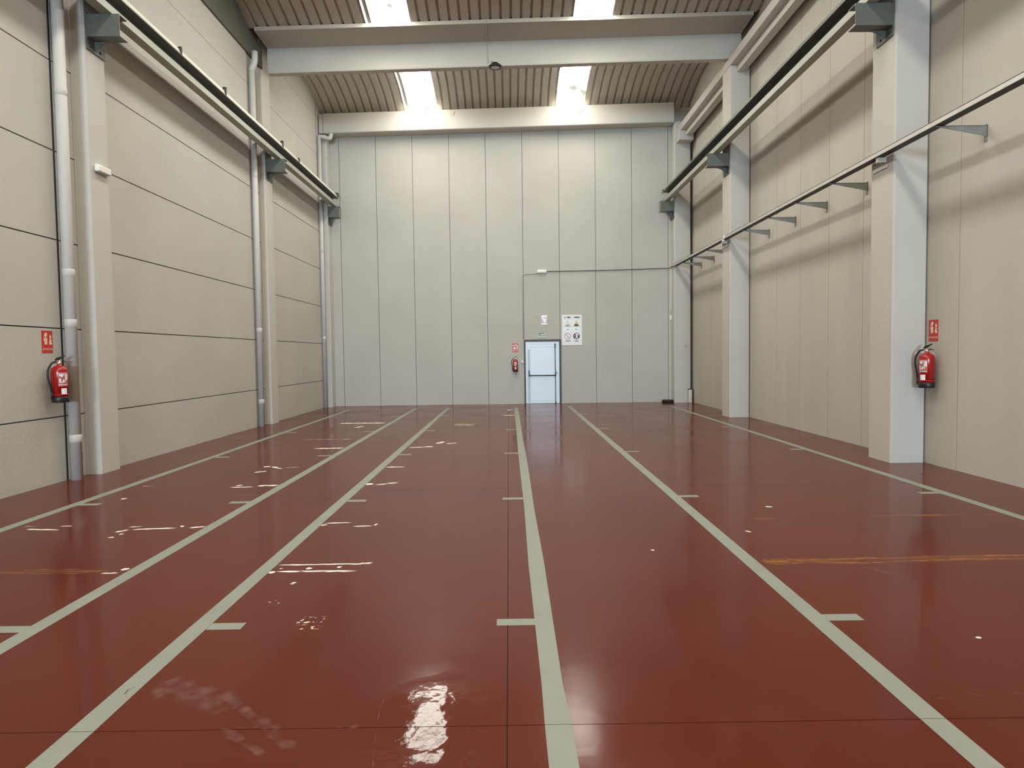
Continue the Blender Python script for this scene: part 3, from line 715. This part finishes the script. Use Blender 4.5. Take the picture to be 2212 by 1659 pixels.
t = thing('exit_sign', 'pale green exit sign just above the blue door', 'sign', (1.10, YB, 2.165))
obj('panel', MB().box(-.128, .128, -.004, -.0005, 0, .19, 'exit'), t, local=True)
m = MB(); y = -.0046
flat(m, [(-.115, .150), (.09, .172), (.10, .186), (-.10, .182)], 'green', y)
flat(m, [(-.122, .10), (-.06, .112), (-.02, .09), (.02, .092), (.03, .120), (.05, .128), (.05, .108), (.034, .08), (-.03, .078), (-.07, .098), (-.122, .085)], 'green', y)
flat(m, [(.072, .10), (.092, .122), (.115, .10), (.10, .088)], 'green', y); flat(m, [(-.12, .008), (.12, .008), (.12, .022), (-.12, .022)], 'green', y)
flat(m, [(-.10, .12), (-.03, .128), (-.03, .140), (-.105, .136)], 'green', y)
obj('pictogram', m, t, local=True)

t = thing('wall_notice', 'small white and purple notice above the door and the exit sign', 'notice', (1.175, YB, 2.63))
obj('panel', MB().box(-.105, .105, -.003, -.0005, 0, .31, 'purple'), t, local=True)
m = MB(); y = -.0036
flat(m, [(-.09, .305), (.105, .31), (.105, .275), (.07, .268), (.105, .245), (.10, .235), (-.0, .225), (-.105, .235), (-.105, .25), (-.07, .275)], 'sheet', y)
flat(m, [(-.085, .22), (-.01, .21), (.03, .185), (.08, .20), (.095, .17), (.06, .15), (.085, .10), (.03, .06), (-.03, .10), (-.02, .15), (-.07, .165)], 'sheet', y)
flat(m, [(-.105, .0), (.105, .0), (.105, .035), (.05, .05), (-.04, .048), (-.105, .03)], 'sheet', y)
obj('white_print', m, t, local=True)

# safety poster: four pictogram cells under two black headings
t = thing('safety_poster', 'large white safety poster with four pictograms right of the blue door', 'poster', (2.10, YB, 1.93))
obj('board', MB().box(-.335, .335, -.012, -.001, 0, 1.01, 'poster', bev=.002), t, local=True)
def ellip(cx, cz, rx, rz, n=28): return [(cx + rx * math.cos(2 * PI * i / n), cz + rz * math.sin(2 * PI * i / n)) for i in range(n)]
y = -.0126
m = MB()
for (u0, u1, v0, v1) in ((-.275, -.01, .46, .83), (.015, .28, .46, .83)): flat(m, [(u0, v0), (u1, v0), (u1, v1), (u0, v1)], 'cell', y)
for (u0, u1, v0, v1) in ((-.275, -.01, .06, .44), (.015, .28, .06, .44)): flat(m, [(u0, v0), (u1, v0), (u1, v1), (u0, v1)], 'cell_pink', y)
obj('cell', m, t, local=True)
m = MB()
flat(m, ellip(-.225, .922, .022, .014), 'print', y); flat(m, ellip(-.105, .924, .072, .019), 'print', y); flat(m, ellip(.165, .922, .105, .019), 'print', y)
obj('heading', m, t, local=True)
def triangle(cx, z0, w_, h_, fill, dark):
    m = MB()
    flat(m, [(cx - w_ / 2, z0), (cx + w_ / 2, z0), (cx, z0 + h_)], dark, y - .0005)
    k = .80; flat(m, [(cx - w_ / 2 * k, z0 + .02), (cx + w_ / 2 * k, z0 + .02), (cx, z0 + .02 + h_ * k)], fill, y - .001)
    flat(m, [(cx - .05, z0 + .022), (cx + .05, z0 + .022), (cx + .06, z0 + .05), (cx + .03, z0 + .075), (cx - .01, z0 + .085), (cx - .055, z0 + .07)], dark, y - .0015)
    return m
obj('warning_triangle', triangle(-.14, .615, .225, .205, 'cell_pink', 'faded'), t, local=True)
mt = triangle(.15, .615, .225, .205, 'orangeprint', 'faded')
flat(mt, [(.095, .64), (.20, .64), (.215, .67), (.20, .695), (.09, .695)], 'print', y - .002)
obj('warning_triangle', mt, t, local=True)
m = MB(); n = 36
for i in range(n):
    a, c = 2 * PI * i / n, 2 * PI * (i + 1) / n
    flat(m, [(-.145 + .108 * math.cos(a), .30 + .108 * math.sin(a)), (-.145 + .108 * math.cos(c), .30 + .108 * math.sin(c)), (-.145 + .092 * math.cos(c), .30 + .092 * math.sin(c)), (-.145 + .092 * math.cos(a), .30 + .092 * math.sin(a))], 'ringprint', y - .0005)
flat(m, [(-.215, .362), (-.205, .372), (-.075, .238), (-.085, .228)], 'ringprint', y - .001)
flat(m, [(-.155, .24), (-.145, .24), (-.14, .30), (-.15, .30)], 'faded', y - .0015); flat(m, [(-.135, .262), (-.125, .262), (-.125, .29), (-.14, .29)], 'faded', y - .0015)
obj('prohibition_sign', m, t, local=True)
m = MB(); flat(m, ellip(.15, .30, .108, .108, 36), 'blueprint', y - .0005)
flat(m, [(.095, .385), (.195, .385), (.225, .33), (.20, .325), (.185, .345), (.185, .30), (.20, .21), (.175, .205), (.155, .275), (.135, .205), (.11, .21), (.13, .30), (.13, .345)], 'signwhite', y - .001)
flat(m, ellip(.09, .32, .012, .012, 10), 'signwhite', y - .001)
obj('mandatory_sign', m, t, local=True)
for (cx, cz, ww, hh) in ((-.14, .525, .12, .03), (.14, .525, .10, .035), (-.13, .14, .21, .055), (.15, .14, .17, .06)):
    m = MB(); flat(m, ellip(cx, cz, ww / 2, hh / 2, 16), 'greyprint', y - .0005); obj('caption', m, t, local=True)

# ------------------------------------------------------------------ emergency door
t = thing('door_1', 'pale blue emergency exit door with a black panic bar', None, (1.12, YB, 0)); t['kind'] = 'structure'
m = MB(); yf, yb2 = YB - .035, YB + .06
m.box(DX0, .548, yf, yb2, 0, DZ, 'frame'); m.box(1.672, DX1, yf, yb2, 0, DZ, 'frame'); m.box(.548, 1.672, yf, yb2, 2.068, DZ, 'frame')
obj('door_frame', m, t)
leaf = obj('door_leaf', MB().box(.552, 1.668, YB - .015, YB + .035, .008, 2.064, 'door'), t)
m = MB()
for (a, b_, c, d) in ((.70, 1.50, 1.88, 1.888), (.70, 1.50, .085, .093), (.70, .708, .085, 1.888), (1.492, 1.50, .085, 1.888), (.64, 1.51, 1.972, 1.978), (.60, .606, .03, 1.95)):
    m.box(a, b_, YB - .0175, YB - .0152, c, d, 'door_line')
m.box(.62, .69, YB - .0172, YB - .0152, .03, 1.80, 'door_line')
obj('panel_groove', m, t)
m = MB()
for x in (.665, 1.532): m.prism([(x - .022, .925), (x + .03, .925), (x + .012, 1.0), (x + .004, 1.12), (x - .018, 1.12)] if x < 1 else [(x - .03, .925), (x + .022, .925), (x + .018, 1.12), (x - .004, 1.12), (x - .012, 1.0)], 'y', YB - .09, YB - .018, 'black')
obj('panic_lever', m, t)
obj('panic_bar', MB().tube([(.665, YB - .085, .938), (1.532, YB - .085, .938)], .019, 'black', 10), t)
m = MB().tube([(1.532, YB - .035, 1.10), (1.532, YB - .035, 1.86)], .012, 'black', 8); m.tube([(1.536, YB - .035, .10), (1.534, YB - .035, .93)], .012, 'black', 8)
obj('vertical_rod', m, t)
m = MB(); m.box(1.512, 1.552, YB - .06, YB - .018, 1.845, 2.0, 'black', bev=.005); m.box(1.516, 1.556, YB - .06, YB - .018, .010, .09, 'black', bev=.005)
obj('latch_box', m, t)
m = MB(); m.box(1.56, 1.60, YB - .05, YB - .018, 1.0, 1.05, 'galv', bev=.004); m.tube([(1.58, YB - .05, 1.025), (1.58, YB - .07, 1.025)], .012, 'black', 10)
obj('key_cylinder', m, t)
m = MB().lathe([(.0, .0), (.028, .0), (.036, .03), (.036, .06), (.02, .075), (0, .078)], 'white', (.435, YB - .04, 1.36), 20); m.box(.41, .46, YB - .03, YB - .001, 1.34, 1.40, 'galv'); m.box(.46, .50, YB - .03, YB - .005, 1.37, 1.39, 'galv')
tag(obj('door_holder', m), 'small metal door holder on the wall between the extinguisher and the door', 'door holder')

# ------------------------------------------------------------------ things on the floor in the back right corner
t = thing('rubber_tray', 'flat black rubber tray lying on the floor at the foot of the back wall', 'tray', (5.235, 21.66, 0))
m = MB(); m.lathe([(0, .001), (.165, .001), (.195, .012), (.185, .075), (.175, .085), (.160, .078), (.150, .045), (.0, .045)], 'rubber', (5.235, 21.66, 0), 36); obj('rim', m, t)
obj('pad', MB().lathe([(.0, .07), (.09, .068), (.11, .052), (.11, .046)], 'rubber', (5.27, 21.67, 0), 24), t)
t = thing('foam_block', 'upright white foam block in front of the dark gap in the back right corner', 'block', (5.905, 21.40, 0))
obj('block', box(5.845, 5.955, 21.365, 21.435, 0, .425, 'foam', bev=.012), t)
obj('backing', MB().box(5.84, 5.985, 21.437, 21.447, 0, .455, 'dark').box(5.84, 5.97, 21.37, 21.437, .428, .452, 'dark').box(5.958, 5.985, 21.37, 21.437, 0, .455, 'dark'), t)['label'] = 'dark edging'

# ------------------------------------------------------------------ light
w = bpy.data.worlds.new('sky'); S.world = w; w.use_nodes = True
bg = w.node_tree.nodes['Background']; bg.inputs[0].default_value = (.60, .75, 1.0, 1); bg.inputs[1].default_value = .6
L = bpy.data.lights.new('gateway_daylight', 'AREA'); L.shape = 'RECTANGLE'; L.size = GX1 - GX0 - .1; L.size_y = GZ - .1
L.energy = 8200; L.color = (.62, .82, 1.0)
lo = bpy.data.objects.new('gateway_daylight', L); COL.objects.link(lo)
lo.location = (0, YF - .1, GZ / 2); lo.rotation_euler = (PI / 2, 0, 0)     # shines along +y into the hall

# ------------------------------------------------------------------ camera
F, PITCH, YAW, ROLL = 1418.88, -.0447, .0039, -.0131
cp, sp, cy, sy = math.cos(PITCH), math.sin(PITCH), math.cos(YAW), math.sin(YAW)
fwd = Vector((sy * cp, cy * cp, sp)); right = Vector((cy, -sy, 0)); up = right.cross(fwd)
r2 = right * math.cos(ROLL) + up * math.sin(ROLL); u2 = up * math.cos(ROLL) - right * math.sin(ROLL)
cam = bpy.data.cameras.new('camera'); cam.sensor_width = 36; cam.lens = 36 * F / 2212; cam.clip_end = 200
co = bpy.data.objects.new('camera', cam); COL.objects.link(co)
co.matrix_world = Matrix(((r2.x, u2.x, -fwd.x, 0), (r2.y, u2.y, -fwd.y, 0), (r2.z, u2.z, -fwd.z, 1.6441), (0, 0, 0, 1)))
S.camera = co

S.view_settings.view_transform = 'Standard'; S.view_settings.look = 'None'
S.view_settings.exposure = 0.64; S.view_settings.gamma = 1.0; S.view_settings.use_curve_mapping = False
cyc = S.cycles
cyc.use_denoising = True
cyc.max_bounces = 8; cyc.diffuse_bounces = 5; cyc.glossy_bounces = 4; cyc.transparent_max_bounces = 8
cyc.caustics_reflective = False; cyc.caustics_refractive = False; cyc.sample_clamp_indirect = 6
